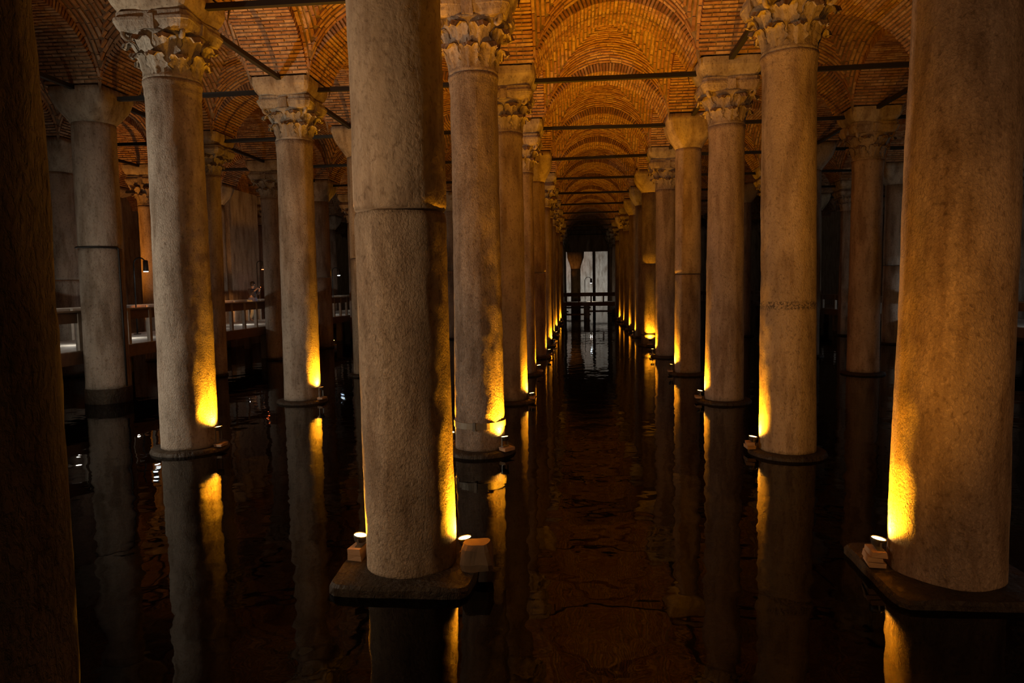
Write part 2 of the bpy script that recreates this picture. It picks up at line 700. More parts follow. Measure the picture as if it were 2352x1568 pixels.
for (p, i), root in list(bays.items()):
    r0 = SPANS[p][0]
    put_arch(root, Matrix.Translation((0, DY/2, 0)), (p, i+1) in NEAR_T)
    if i == r0:
        put_arch(root, Matrix.Translation((0, -DY/2, 0)), (p, i) in NEAR_T)
    a, b = [(q, s) for q, s in zip(ORDER[:-1], ORDER[1:]) if q+s == p][0]
    sx = root.scale[0]
    inv = Matrix.Diagonal((1/sx, 1, 1, 1))
    w2 = (LX[b]-LX[a])/2
    put_arch(root, inv @ Matrix.Translation((w2, 0, 0)) @ Matrix.Rotation(PI/2, 4, 'Z'), (b, i) in NEAR_L)
    k = ORDER.index(a)
    if k == 0 or (ORDER[k-1]+a, i) not in bays:
        put_arch(root, inv @ Matrix.Translation((-w2, 0, 0)) @ Matrix.Rotation(PI/2, 4, 'Z'), (a, i) in NEAR_L)

# ------------------------------------------------------------------ columns


def shaft_mesh(name, rb, rt, z0, z1, H0, H1, dxt, mat, nseg=40, dz=0.08, amp=0.006, seed=0.0, lip=None, astragal=False):
    n = max(4, int((z1-z0)/dz))
    v, f = [], []
    for j in range(n+1):
        z = z0 + (z1-z0)*j/n
        t = (z-H0)/(H1-H0)
        r = rb + (rt-rb)*t
        if astragal:
            d = (H1-z)
            if d < 0.07:
                r += 0.030
            elif d < 0.22:
                r += 0.012
        if lip is not None:
            for zz in lip:
                d = abs(z-zz)
                if d < 0.05:
                    r -= 0.018*(1-d/0.05)
        cx = dxt*t
        for k in range(nseg):
            a = 2*PI*k/nseg
            ca, sa = math.cos(a), math.sin(a)
            nn = amp*(noise.noise(Vector((ca*1.3+seed, sa*1.3, z*0.8)))*1.3 + noise.noise(Vector((ca*4+seed, sa*4, z*3.2)))*0.7 + noise.noise(Vector((ca*9+seed, sa*9, z*8)))*0.45)
            v.append((cx+(r+nn)*ca, (r+nn)*sa, z))
    for j in range(n):
        for k in range(nseg):
            f.append((j*nseg+k, j*nseg+(k+1) % nseg, (j+1)*nseg+(k+1) % nseg, (j+1)*nseg+k))
    f.append(tuple(range(nseg-1, -1, -1)))
    f.append(tuple(n*nseg+k for k in range(nseg)))
    return mesh_of(name, v, f, mat, True)


def superring(hx, e, z, n=48, dz=None):
    """ring between a circle (e=2) and a square (large e)"""
    out = []
    for k in range(n):
        a = 2*PI*(k+0.5)/n
        c, s = math.cos(a), math.sin(a)
        r = hx/((abs(c)**e+abs(s)**e)**(1.0/e))
        out.append((r*c, r*s, z))
    return out


def loft(rings, caps=True):
    n = len(rings[0])
    v = [p for g in rings for p in g]
    f = []
    for j in range(len(rings)-1):
        for k in range(n):
            f.append((j*n+k, j*n+(k+1) % n, (j+1)*n+(k+1) % n, (j+1)*n+k))
    if caps:
        f.append(tuple(range(n-1, -1, -1)))
        f.append(tuple((len(rings)-1)*n+k for k in range(n)))
    return v, f


def wobble(v, amp, sc, seed):
    return [(x+amp*noise.noise(Vector((x*sc+seed, y*sc, z*sc))), y+amp*noise.noise(Vector((x*sc, y*sc+seed, z*sc+5))), z+amp*noise.noise(Vector((x*sc, y*sc, z*sc+seed)))) for x, y, z in v]


def impost_mesh(seed):
    prof = [(0.50, 6, 7.02), (0.53, 7, 7.045), (0.575, 8, 7.10), (0.63, 10, 7.18), (0.665, 12, 7.26), (0.672, 14, 7.31), (0.672, 14, 7.42)]
    v, f = loft([superring(h, e, z, 56) for h, e, z in prof])
    # the bottom edge sags unevenly
    v = [(x, y, z - (0.05*max(0, noise.noise(Vector((x*1.7+seed, y*1.7, 0)))+0.25) if z < 7.2 else 0)) for x, y, z in v]
    return mesh_of('impost_block', wobble(v, 0.012, 3, seed), f, M_IMPOST, False)


ME_IMPOST = [impost_mesh(s) for s in (1.3, 4.7, 8.1)]


def cushion_mesh(neck, top, rn):
    rings = []
    n = 9
    for j in range(n+1):
        t = j/n
        z = neck + (top-0.18-neck)*t
        h = rn*1.03 + (0.655-rn*1.03)*math.sin(t*PI/2)**1.1
        e = 2.0 + 7*t**1.6
        rings.append(superring(h, e, z, 56))
    rings.append(superring(0.665, 12, top-0.16, 56))
    rings.append(superring(0.665, 14, top, 56))
    v, f = loft(rings)
    return mesh_of('capital', wobble(v, 0.01, 3, rn*9), f, M_IMPOST, True)


def leaf_mesh(h, wd, lean, curl):
    """acanthus leaf: base at the origin, outward is +y; lobed edge, ribbed face and tip that curls over"""
    nu, nv = 8, 12
    pts = []
    for j in range(nv+1):
        t = j/nv
        # spine
        if t < 0.72:
            s = t/0.72
            y = lean*s*s*0.6
            z = h*s
            ny, nz = 1.0, -0.2
        else:
            a = (t-0.72)/0.28*PI*1.05
            y = lean*0.6 + curl*(1-math.cos(a))
            z = h + curl*0.9*math.sin(a)
        lob = 1.0 + 0.20*math.sin(t*PI*5.2+0.6)
        wv_ = wd*(0.62+0.5*math.sin(min(t/0.75, 1)*PI*0.62))*lob
        if t > 0.72:
            wv_ *= 1.0-0.55*((t-0.72)/0.28)
        for i in range(nu+1):
            u = -1+2*i/nu
            x = u*wv_*0.5
            rib = 0.018*math.cos(u*PI*2.5) - 0.045*u*u
            pts.append((x, y+rib, z - 0.02*abs(u)))
    n = nu+1
    f = [(j*n+i, j*n+i+1, (j+1)*n+i+1, (j+1)*n+i) for j in range(nv) for i in range(nu)]
    m = len(pts)
    back = [(x, y-0.035, z) for x, y, z in pts]
    f2 = [(m+d, m+c, m+b, m+a) for a, b, c, d in f]
    edge = [j*n for j in range(nv+1)] + [nv*n+i for i in range(1, nu+1)] + [j*n+nu for j in range(nv-1, -1, -1)] + [i for i in range(nu-1, 0, -1)]
    f3 = [(edge[k], edge[k]+m, edge[(k+1) % len(edge)]+m, edge[(k+1) % len(edge)]) for k in range(len(edge))]
    return pts+back, f+f2+f3


LEAF_LOW = mesh_of('acanthus_leaf', *leaf_mesh(0.27, 0.28, 0.09, 0.07), M_CAPITAL, True)
LEAF_HIGH = mesh_of('acanthus_leaf', *leaf_mesh(0.34, 0.31, 0.19, 0.085), M_CAPITAL, True)


def volute():
    b = MB()
    pts, rr = [], []
    for k in range(30):
        t = k/29
        if t < 0.45:
            s = t/0.45
            pts.append((0, 0.30+0.32*s*s, 0.50+0.25*s))
            rr.append(0.05)
        else:
            a = (t-0.45)/0.55*2.2*PI
            rad = 0.085*(1-0.62*(t-0.45)/0.55)
            pts.append((0, 0.62+rad*math.sin(a), 0.665+rad*math.cos(a)))
            rr.append(0.045*(1-0.4*(t-0.45)/0.55))
    b.tube(pts, rr, 6)
    return b.mesh('volute', M_CAPITAL, True)


ME_VOLUTE = volute()


def bell_mesh(rn):
    b = MB()
    k = rn/0.38
    b.lathe([(0.385*k, 0.0), (0.40*k, 0.03), (0.385*k, 0.06), (0.37*k, 0.10), (0.375*k, 0.30), (0.40*k, 0.45), (0.45*k, 0.56), (0.53, 0.66), (0.58, 0.70)], 32)
    return b


def abacus_mesh(rn):
    # thick square slab with hollowed sides
    b = MB()
    rings = []
    for h, z in ((0.47, 0.69), (0.565, 0.70), (0.60, 0.76), (0.625, 0.83), (0.635, 0.84), (0.635, 0.89), (0.60, 0.90), (0.60, 0.985)):
        g = []
        n = 48
        for q in range(n):
            a = 2*PI*(q+0.5)/n
            e = 9
            r = h/((abs(math.cos(a))**e+abs(math.sin(a))**e)**(1/e))
            r *= 1 - 0.085*math.cos(2*a)**2
            g.append((r*math.cos(a), r*math.sin(a), z))
        rings.append(g)
    v, f = loft(rings)
    b.add(wobble(v, 0.012, 4, rn*7), f)
    # boss on each side
    for q in range(4):
        a = q*PI/2
        Mx = Matrix.Rotation(a, 4, 'Z')
        b.box(-0.085, 0.085, 0.50, 0.60, 0.71, 0.92, Mx, 0.02)
    return b.mesh('abacus', M_CAPITAL)


def corinthian(parent, z, rn, individual, color):
    k = rn/0.38
    b = bell_mesh(rn)
    if individual:
        cap = b.obj('capital', M_CAPITAL, parent, True, (0, 0, z), color)
        link('abacus', abacus_mesh(rn), cap, color=color)
        for tier, (me, n, off, zz, rad) in enumerate(((LEAF_LOW, 8, 0.0, 0.05, 0.385*k), (LEAF_HIGH, 8, PI/8, 0.22, 0.385*k))):
            for q in range(n):
                a = 2*PI*q/n + off
                o = link('acanthus_leaf', me, cap, color=color)
                o.location = (-rad*math.sin(a), rad*math.cos(a), zz)
                o.rotation_euler = (random.uniform(-0.05, 0.05), random.uniform(-0.06, 0.06), a + random.uniform(-0.06, 0.06))
                s = random.uniform(0.92, 1.08)
                o.scale = (s, s, s*random.uniform(0.95, 1.05))
        for q in range(4):
            o = link('volute', ME_VOLUTE, cap, color=color)
            o.rotation_euler = (0, 0, PI/4 + q*PI/2)
    else:
        ab_ = abacus_mesh(rn)
        b.add([tuple(p.co) for p in ab_.vertices], [tuple(q.vertices) for q in ab_.polygons])
        for (me, n, off, zz, rad) in ((LEAF_LOW, 8, 0.0, 0.05, 0.385*k), (LEAF_HIGH, 8, PI/8, 0.22, 0.385*k)):
            vs_ = [tuple(p.co) for p in me.vertices]
            fs_ = [tuple(q.vertices) for q in me.polygons]
            for q in range(n):
                a = 2*PI*q/n+off
                Mx = Matrix.Translation((-rad*math.sin(a), rad*math.cos(a), zz)) @ Matrix.Rotation(a, 4, 'Z')
                b.add([Mx @ Vector(p) for p in vs_], fs_)
        for q in range(4):
            Mx = Matrix.Rotation(PI/4+q*PI/2, 4, 'Z')
            b.add([Mx @ p.co for p in ME_VOLUTE.vertices], [tuple(x.vertices) for x in ME_VOLUTE.polygons])
        cap = b.obj('capital', M_CAPITAL, parent, True, (0, 0, z), color)
    return cap


FAR_CAP = {}


def round_plinth(r, top, seed, fl=0.17):
    b = MB()
    prof = [(r+fl, -0.6), (r+fl, top-0.08), (r+fl*0.9, top-0.045), (r+fl*0.75, top-0.033), (r*0.5, top-0.032), (0.05, top-0.032)]
    b.lathe(prof, 32)
    b.v = wobble(b.v, 0.008, 4, seed)
    return b


def square_plinth(s, top, seed, n=14):
    rings = [superring(s*1.02, 14, -0.6, 64), superring(s*1.01, 14, -0.05, 64), superring(s, 14, top-0.03, 64), superring(s*0.975, 12, top, 64), superring(s*0.5, 4, top+0.004, 64)]
    v, f = loft(rings)
    b = MB()
    b.add(wobble(v, 0.03, 2.2, seed), f)
    return b


# key: (X, Y-offset, r bottom, r top, cap, neck z, joint z, tint, material, plinth, base z)
G_ = (1.0, 1.0, 1.0)
PINK = (1.06, 0.98, 0.95)
TAN = (1.0, 0.93, 0.80)
GREY = (0.97, 0.99, 1.0)
SPEC = {
    ('A', -1): dict(x=-0.07, rb=0.435, rt=0.41, cap='k', tint=(0.8, 0.78, 0.75), mat=M_ROUGH),
    ('A', 0): dict(x=-0.007, dx=-0.04, rb=0.425, rt=0.405, cap='k', joint=3.40, mat=M_SHAFT, plinth=('s', 0.63), hb=0.13, dy=0.09, tint=TAN),
    ('A', 1): dict(x=-0.02, rb=0.405, rt=0.365, cap='c', neck=5.97, mat=M_ROUGH, tint=PINK, hb=0.15),
    ('A', 2): dict(x=0.0, rb=0.405, rt=0.345, cap='c', neck=6.10, mat=M_SHAFT, tint=TAN),
    ('A', 3): dict(x=-0.07, rb=0.375, rt=0.345, cap='c', neck=5.98, mat=M_SHAFT),
    ('A', 4): dict(x=0.0, rb=0.40, rt=0.39, cap='k', neck=6.42, joint=3.15, mat=M_SHAFT),
    ('B', 0): dict(x=4.845, dx=0.04, rb=0.470, rt=0.398, cap='k', mat=M_SHAFT, plinth=('s', 0.66), hb=0.13, dy=0.16, tint=(1.05, 0.93, 0.84)),
    ('B', 1): dict(x=4.825, dx=-0.06, rb=0.42, rt=0.384, cap='c', neck=6.08, mat=M_SHAFT_BAND, tint=TAN),
    ('B', 2): dict(x=4.84, rb=0.43, rt=0.373, cap='c', neck=6.10, mat=M_SHAFT, tint=PINK),
    ('B', 3): dict(x=4.765, rb=0.375, rt=0.358, cap='k', neck=6.54, joint=2.97, mat=M_SHAFT),
    ('B', 4): dict(x=4.722, rb=0.365, rt=0.35, cap='c', neck=6.02, mat=M_SHAFT),
    ('B', 5): dict(x=4.65, rb=0.37, rt=0.34, cap='k', neck=6.55, joint=3.55, mat=M_ROUGH),
    ('C', 1): dict(x=-4.99, dx=0.02, rb=0.455, rt=0.418, cap='c', neck=6.07, mat=M_SHAFT, tint=GREY),
    ('C', 2): dict(x=-4.99, dx=0.04, rb=0.425, rt=0.395, cap='c', neck=6.10, mat=M_SHAFT, tint=GREY),
    ('C', 3): dict(x=-4.93, rb=0.39, rt=0.37, cap='k', neck=6.60, joint=3.60, mat=M_SHAFT),
    ('C', 6): dict(cap='k', neck=6.5, joint=3.5, mat=M_SHAFT),
    ('D', 2): dict(x=-9.905, dx=0.03, rb=0.49, rt=0.465, cap='k', neck=6.67, joint=3.76, mat=M_SHAFT, tint=GREY, hb=0.42),
    ('D', 3): dict(x=-9.78, dx=0.09, rb=0.34, rt=0.315, cap='c', neck=6.2, mat=M_SHAFT_SMOOTH, tint=GREY),
    ('D', 4): dict(x=-9.93, rb=0.39, rt=0.36, cap='c', neck=6.1, mat=M_SHAFT_SMOOTH, tint=GREY),
    ('D', 5): dict(rb=0.40, rt=0.38, cap='k', neck=6.55, joint=3.2, mat=M_SHAFT_SMOOTH, tint=GREY),
    ('E', 3): dict(x=-14.67, rb=0.43, rt=0.405, cap='k', neck=6.45, joint=3.1, mat=M_SHAFT_SMOOTH),
    ('E', 4): dict(rb=0.44, rt=0.42, cap='c', neck=5.95, mat=M_SHAFT_SMOOTH, tint=PINK),
    ('F', 5): dict(rb=0.40, rt=0.37, cap='k', neck=7.0, mat=M_SHAFT_SMOOTH),
    ('G', 3): dict(x=9.72, rb=0.43, rt=0.40, cap='c', neck=6.05, mat=M_SHAFT_SMOOTH, tint=PINK),
    ('H', 5): dict(rb=0.40, rt=0.38, cap='k', neck=6.6, joint=3.3, mat=M_SHAFT_SMOOTH, tint=GREY),
}
LABEL = {
    ('A', -1): 'rough dark column closest to the viewer, its base below the view',
    ('A', 0): 'thick cracked column standing in front, a glowing uplight on either side of its foot',
    ('A', 1): 'pinkish pitted column with a steel strap, just behind the thick cracked column',
    ('A', 2): 'brown column behind the strapped pinkish column on the aisle edge',
    ('A', 3): 'slim amber column with leafy capital, third along the walkway side of the aisle',
    ('A', 4): 'jointed amber column with plain capital, fourth along the walkway side of the aisle',
    ('B', 0): 'thick tapering brown column beside three stacked bricks with a lamp',
    ('B', 1): 'ochre column with leafy capital and a scored dark ring at mid height',
    ('B', 2): 'mauve brown column with leafy capital, third along the dark side of the aisle',
    ('B', 3): 'jointed brown column with plain bulging capital, fourth along the dark side of the aisle',
    ('B', 4): 'brown column with leafy capital, fifth along the dark side of the aisle',
    ('B', 5): 'column whose lower half glows golden all across, beyond the jointed brown column',
    ('C', 1): 'pale grey column with leafy capital and a golden lit edge, nearest the walkway',
    ('C', 2): 'tan column with leafy capital, straight in front of the walkway visitor',
    ('C', 3): 'jointed column with plain capital half hidden by the thick cracked column',
    ('D', 2): 'stout grey jointed column with plain flaring capital and a black cable down it',
    ('D', 3): 'thin shadowed column behind the pale grey column, at the walkway edge',
    ('D', 4): 'shadowed column with leafy capital beside the walkway visitor',
    ('D', 5): 'shadowed jointed column with plain capital behind the tan column',
    ('E', 3): 'dim column with plain capital behind the railing, next to the orange wall',
    ('E', 4): 'orange lit column with leafy capital behind the walkway railing',
    ('F', 5): 'narrow brown column between the cabled column and the orange lit one',
    ('G', 3): 'dim mauve column with leafy capital alone in the dark side of the hall',
    ('H', 5): 'faint grey column with plain capital beside the dim mauve column',
}
ROWNAME = {'A': 'the walkway side of the aisle', 'B': 'the dark side of the aisle', 'C': 'the second row on the walkway side',
           'D': 'the row along the walkway edge', 'E': 'the row behind the walkway', 'F': 'the far row beyond the walkway',
           'G': 'the second row on the dark side', 'H': 'the third row on the dark side', 'I': 'the fourth row on the dark side'}
RANGE = {'A': range(-1, 14), 'B': range(0, 14), 'C': range(1, 10), 'D': range(2, 9), 'E': range(3, 9), 'F': range(5, 9), 'G': range(2, 8), 'H': range(4, 9), 'I': range(5, 9)}
cols = {}
for ln, rr_ in RANGE.items():
    for i in rr_:
        sp = dict(SPEC.get((ln, i), {}))
        rs = random.Random(hash((ord(ln), i)) & 0xffff)
        x = sp.get('x', LX[ln] + rs.uniform(-0.04, 0.04))
        cap = sp.get('cap', 'c' if rs.random() < 0.62 else 'k')
        neck = sp.get('neck', 6.05 if cap == 'c' else 6.55)
        rb = sp.get('rb', rs.uniform(0.37, 0.41))
        rt = sp.get('rt', rb-0.03)
        tint = sp.get('tint', rs.choice([G_, TAN, PINK]))
        mat = sp.get('mat', M_SHAFT)
        joint = sp.get('joint')
        hb = sp.get('hb', 0.14)
        z_ = RY(i)
        yy_ = z_ + sp.get('dy', 0.0)
        lab = LABEL.get((ln, i))
        grp = None
        if lab is None:
            kind = 'leafy capital' if cap == 'c' else 'plain capital'
            lab = 'distant column with %s, %s along %s' % (kind, ORD[i+1 if ln in 'B' else i] if ln in 'AB' else ORD[i-RANGE[ln][0]+1], ROWNAME[ln])
        root = thing('column', lab, 'column', (x, yy_, 0), 'columns of the cistern')
        near = z_ < 14
        mid = z_ < 30
        nseg = 72 if near else (44 if mid else 24)
        dz = 0.05 if near else (0.1 if mid else 0.4)
        amp = (0.012 if mat is M_ROUGH else 0.008)
        dxt = sp.get('dx', 0.0)
        seed = rs.uniform(0, 50)
        kw = dict(nseg=nseg, dz=dz, amp=amp, seed=seed)
        if joint:
            link('shaft', shaft_mesh('shaft', rb, rt, hb-0.03, joint-0.011, 0, neck, dxt, mat, lip=[joint], **kw), root, color=tint)
            link('shaft', shaft_mesh('shaft', rb+0.006, rt+0.006, joint+0.011, neck, 0, neck, dxt, M_SHAFT_SMOOTH if mat is M_SHAFT else mat, lip=[joint], **kw), root, color=tint)
        else:
            link('shaft', shaft_mesh('shaft', rb, rt, hb-0.03, neck, 0, neck, dxt, mat, astragal=(cap == 'c' and mid), **kw), root, color=tint)
        if cap == 'c':
            ih = 1.0
            if z_ > 30:
                key = 'far'
                if key not in FAR_CAP:
                    c0 = corinthian(root, neck, 0.38, False, tint)
                    FAR_CAP[key] = c0.data
                else:
                    c0 = link('capital', FAR_CAP[key], root, (0, 0, neck), tint)
            else:
                c0 = corinthian(root, neck, rt+0.005, True, tint)
            c0.location.x = dxt
            c0.scale.z = (7.03-neck)/0.985
            link('impost_block', ME_IMPOST[rs.randrange(3)], root, color=(1, 0.97, 0.9)).rotation_euler = (0, 0, rs.randrange(4)*PI/2)
        else:
            c0 = link('capital', cushion_mesh(neck, 7.42, rt), root, color=tint)
            c0.location.x = dxt
        kind = sp.get('plinth', ('r', 0))
        pb = square_plinth(kind[1], hb, seed) if kind[0] == 's' else round_plinth(rb, hb, seed, 0.03 if ln in 'DEH' else 0.17)
        pb.obj('plinth', M_WETSTONE, root, kind[0] != 's')
        cols[(ln, i)] = (x, yy_, rb, rt, hb, root, dxt)

# steel strap with clasp round the pinkish column
x, y, rb, rt, hb, root, _ = cols[('A', 1)]
b = MB()
rs_ = rb - 0.04*0.1 + 0.012
b.lathe([(rs_-0.03, 0.47), (rs_+0.008, 0.47), (rs_+0.008, 0.57), (rs_-0.03, 0.57)], 48, caps=False)
strap = b.obj('metal_strap', M_STRAP, root)
b = MB()
Mx = Matrix.Rotation(-PI/2-0.08, 4, 'Z')
b.box(rs_, rs_+0.035, -0.022, 0.022, 0.455, 0.585, Mx)
b.obj('clasp', M_STEEL, strap)
# strap near the foot of the golden column
x, y, rb, rt, hb, root, _ = cols[('B', 5)]
b = MB()
b.lathe([(rb-0.03, 0.50), (rb+0.018, 0.50), (rb+0.018, 0.54), (rb-0.03, 0.54)], 32, caps=False)
b.obj('metal_strap', M_IRON, root)

# ------------------------------------------------------------------ tie rods


def rod(p0, p1, label, t=0.048):
    p0, p1 = Vector(p0), Vector(p1)
    d = (p1-p0)
    L_ = d.length
    b = MB()
    b.box(-L_/2, L_/2, -t, t, -t, t, None, 0.006)
    o = b.obj('tie_rod', M_IRON)
    o.location = (p0+p1)/2
    o.rotation_euler = d.to_track_quat('X', 'Z').to_euler()
    tag(o, label, 'tie rod', 'iron tie rods between the columns')
    return o


ZR = 7.26
PAIRNAME = {'AB': 'across the central aisle', 'CA': 'across the walkway side bays next to the aisle', 'DC': 'across the bays in front of the walkway',
            'ED': 'above the walkway', 'FE': 'across the bays behind the walkway', 'BG': 'across the dark side bays next to the aisle', 'GH': 'across the outer bays on the dark side', 'HI': 'across the outermost bays on the dark side'}
RODR = {'AB': range(2, 13), 'CA': range(1, 9), 'DC': range(2, 8), 'ED': range(3, 5), 'FE': range(5, 8), 'BG': range(2, 8), 'GH': range(3, 7), 'HI': range(5, 8)}
for a, b_ in zip(ORDER[:-1], ORDER[1:]):
    p = a+b_
    if p not in RODR:
        continue
    for i in RODR[p]:
        dzr = random.uniform(-0.03, 0.03) if (p, i) != ('AB', 2) else 0
        rod((LX[a]+0.6, RY(i), ZR+dzr), (LX[b_]-0.6, RY(i), ZR-dzr), 'iron tie rod %s, %s from the front' % (PAIRNAME[p], ORD[i-RODR[p][0]+1]))
LROD = {'C': range(1, 5), 'D': range(1, 5), 'B': range(1, 5), 'G': range(2, 5), 'E': range(3, 5)}
for a, rr_ in LROD.items():
    for i in rr_:
        rod((LX[a], RY(i)+0.6, ZR+0.12), (LX[a], RY(i+1)-0.6, ZR+0.12), 'iron tie rod along %s, %s from the front' % (ROWNAME[a], ORD[i-rr_[0]+1]))

# ------------------------------------------------------------------ uplights


def lamp_head_mb():
    b = MB()
    b.lathe([(0.030, -0.06), (0.052, -0.052), (0.064, -0.015), (0.068, 0.0), (0.068, 0.012), (0.061, 0.012), (0.059, 0.002)], 20, caps=False)
    b.lathe([(0.001, -0.06), (0.030, -0.06)], 20, caps=False)
    return b


ME_HEAD = lamp_head_mb().mesh('housing', M_LAMPBODY, True)
b = MB()
b.lathe([(0.0005, 0.004), (0.0605, 0.004), (0.0605, 0.0005), (0.0005, 0.0005)], 20, caps=False)
ME_LENS = b.mesh('lens', M_LENS)
b2 = MB()
b2.add(b.v, b.f)
ME_LENS2 = b2.mesh('lens', M_LENSDIM)


def uplight(ln, i, phi, zl, power, label, dist=0.11, tilt=0.28, size=140, far=False, stand=None):
    """phi: degrees round the column, 0 = towards +x, -90 = towards the viewer"""
    x, y, rb, rt, hb, root, dxt = cols[(ln, i)]
    a = math.radians(phi)
    ux, uy = math.cos(a), math.sin(a)
    R_ = rb + dist
    lx, ly = x+ux*R_, y+uy*R_
    zb = stand if stand is not None else 0.17
    t = thing('uplight', label, 'lamp', (lx, ly, zb), 'uplights at the column feet', a)
    h = zl-zb
    # head leans towards the column (local -x)
    rotm = Matrix.Translation((0, 0, h)) @ Matrix.Rotation(-0.14, 4, 'Y')
    hd = link('housing', ME_HEAD, t)
    hd.matrix_local = rotm
    le = link('lens', ME_LENS2 if far else ME_LENS, hd)
    b = MB()
    b.box(-0.008, 0.008, -0.078, -0.070, 0.0, h-0.01)
    b.box(-0.008, 0.008, 0.070, 0.078, 0.0, h-0.01)
    b.box(-0.03, 0.03, -0.078, 0.078, 0.0, 0.010)
    b.obj('bracket', M_STEEL, t)
    s = spot_light((lx, ly, zl+0.02), (lx-ux*tilt, ly-uy*tilt, zl+1.02), power*(1.0 if i < 4 else (0.75 if i < 6 else 0.45)), AMBER, size, 1.0, 0.04)
    return (lx, ly, zb, a)


def block(x, y, z0, sx, sy, sz, rz, label, mat=None):
    b = MB()
    b.box(-sx/2, sx/2, -sy/2, sy/2, 0, sz, None, 0.007)
    o = b.obj('clay_brick', mat or M_BLOCK)
    o.location = (x, y, z0)
    o.rotation_euler = (0, 0, rz)
    tag(o, label, 'brick', 'loose bricks under the uplights')
    return o


NAMES = {('A', 0): 'the thick cracked column', ('B', 0): 'the thick tapering brown column'}


def colname(ln, i):
    l = LABEL.get((ln, i))
    short = {('A', -1): 'the rough dark column', ('A', 0): 'the thick cracked column', ('A', 1): 'the strapped pinkish column', ('A', 2): 'the brown column behind the strapped one',
             ('B', 0): 'the thick tapering brown column', ('B', 1): 'the ochre column with the scored ring', ('B', 2): 'the mauve brown column',
             ('B', 3): 'the jointed brown column with plain capital', ('B', 5): 'the golden lit column', ('C', 3): 'the half hidden jointed column', ('D', 5): 'the jointed column behind the tan one', ('C', 1): 'the pale grey column', ('C', 2): 'the tan column before the visitor'}
    if (ln, i) in short:
        return short[(ln, i)]
    return 'the %s column along %s' % (ORD[i+1 if ln == 'B' else i] if ln in 'AB' else ORD[i-RANGE[ln][0]+1], ROWNAME[ln].replace(' of the aisle', '').replace('from the aisle ', ''))


def ub(ln, i, phi, zl, power, what='amber uplight at the foot of ', nb=1, far=False, dist=0.10, tilt=0.28, size=140, suffix=''):
    x, y, rb, rt, hb, root, dxt = cols[(ln, i)]
    top = hb+0.006 if (ln, i) in (('A', 0), ('B', 0)) else hb-0.022
    bt = 0.055 if nb == 2 and ln == 'A' else 0.047
    a = math.radians(phi)
    lx, ly, zb, a = uplight(ln, i, phi, zl, power, what+colname(ln, i)+suffix, dist=dist, far=far, tilt=tilt, size=size, stand=top+nb*(bt+0.003))
    bx, by = x+math.cos(a)*(rb+dist+0.035), y+math.sin(a)*(rb+dist+0.035)
    pos = ['lowest', 'middle', 'topmost'] if nb == 3 else (['lower', 'upper'] if nb == 2 else ['single'])
    for k in range(nb):
        block(bx+random.uniform(-.012, .012), by+random.uniform(-.012, .012), top+k*(bt+0.003), 0.13, 0.22, bt, a+random.uniform(-0.12, 0.12),
              '%s brick under the lamp of %s%s' % (pos[k], colname(ln, i), suffix))


ub('A', 0, 2, 0.345, 420, nb=2, suffix=' facing the aisle', dist=0.085)
ub('A', 0, 176, 0.345, 360, nb=2, suffix=' facing the walkway', dist=0.085)
ub('B', 0, 174, 0.37, 450, nb=3, dist=0.085)
ub('A', 1, -32, 0.33, 450, nb=1)
ub('B', 1, 178, 0.29, 450, nb=2)
ub('C', 1, -8, 0.43, 450, nb=1)
ub('C', 2, -15, 0.39, 450, nb=1)
ub('A', 2, -8, 0.24, 420)
ub('B', 2, 178, 0.28, 420)
ub('A', 3, 20, 0.30, 390, far=True)
ub('B', 3, 185, 0.33, 390, far=True)
ub('B', 4, 175, 0.33, 390, far=True)
ub('B', 5, -95, 0.33, 480, far=True, dist=0.10)
for i in range(4, 10):
    ub('A', i, -8 if i % 2 else 10, 0.33, 390, far=True)
for i in range(6, 10):
    ub('B', i, 186 if i % 2 else 172, 0.33, 390, far=True)
ub('A', -1, 72, 0.33, 190, suffix=' facing the aisle')
# lamps out of sight on the far or outer sides of the columns
ub('A', 1, 172, 0.33, 420, suffix=' facing the walkway')
ub('A', 2, 150, 0.33, 420, suffix=' facing the walkway')
ub('C', 3, 120, 0.33, 390, far=True)
ub('D', 5, 60, 0.33, 390, far=True)

# ------------------------------------------------------------------ stone block beside the foot of the thick cracked column
b = MB()
rings = [superring(0.17, 6, -0.02, 24), superring(0.18, 6, 0.06, 24), superring(0.165, 5, 0.20, 24), superring(0.13, 4, 0.265, 24)]
v, f = loft(rings)
b.add([(x*1.05, y*0.8, z) for x, y, z in wobble(v, 0.035, 5, 3.0)], f)
b.v = [(x*0.8, y*0.8, z*0.85) for x, y, z in b.v]
o = b.obj('stone_block', simple('dark_rough_stone', (0.17, 0.115, 0.07), 0.9))
o.location = (cols[('A', 0)][0]+0.65, Y0-0.06, 0.15)
tag(o, 'rough squarish stone on the plinth behind the aisle lamp of the thick cracked column', 'stone')

# sunken stones
for k, (x, y, s) in enumerate(((1.35, 6.6, 0.22), (1.9, 5.8, 0.33), (2.0, 8.4, 0.25), (-1.9, 6.4, 0.5), (3.0, 9.3, 0.3), (2.3, 11.8, 0.35))):
    b = MB()
    prof = [(s*0.9, -0.2), (s, 0.0), (s*0.8, 0.12), (s*0.3, 0.18)]
    b.lathe(prof, 14)
    b.v = wobble(b.v, 0.10, 3.0, k*3.3)
    o = b.obj('sunken_stone', M_MUD, None, True)
    o.location = (x, y, -0.42)
    o.color = (1.6, 1.5, 1.4, 1)
    tag(o, ['small pale stone under the water beside the strapped pinkish column', 'flat round stone under the water in the middle of the aisle', 'dim stone under the water behind the flat round one',
            'broad slab of stone under the water on the walkway side of the thick cracked column', 'dim stone under the water towards the ochre column', 'faint stone deep under the aisle water'][k], 'stone')

# ------------------------------------------------------------------ walkways and railings
DZ = 1.30


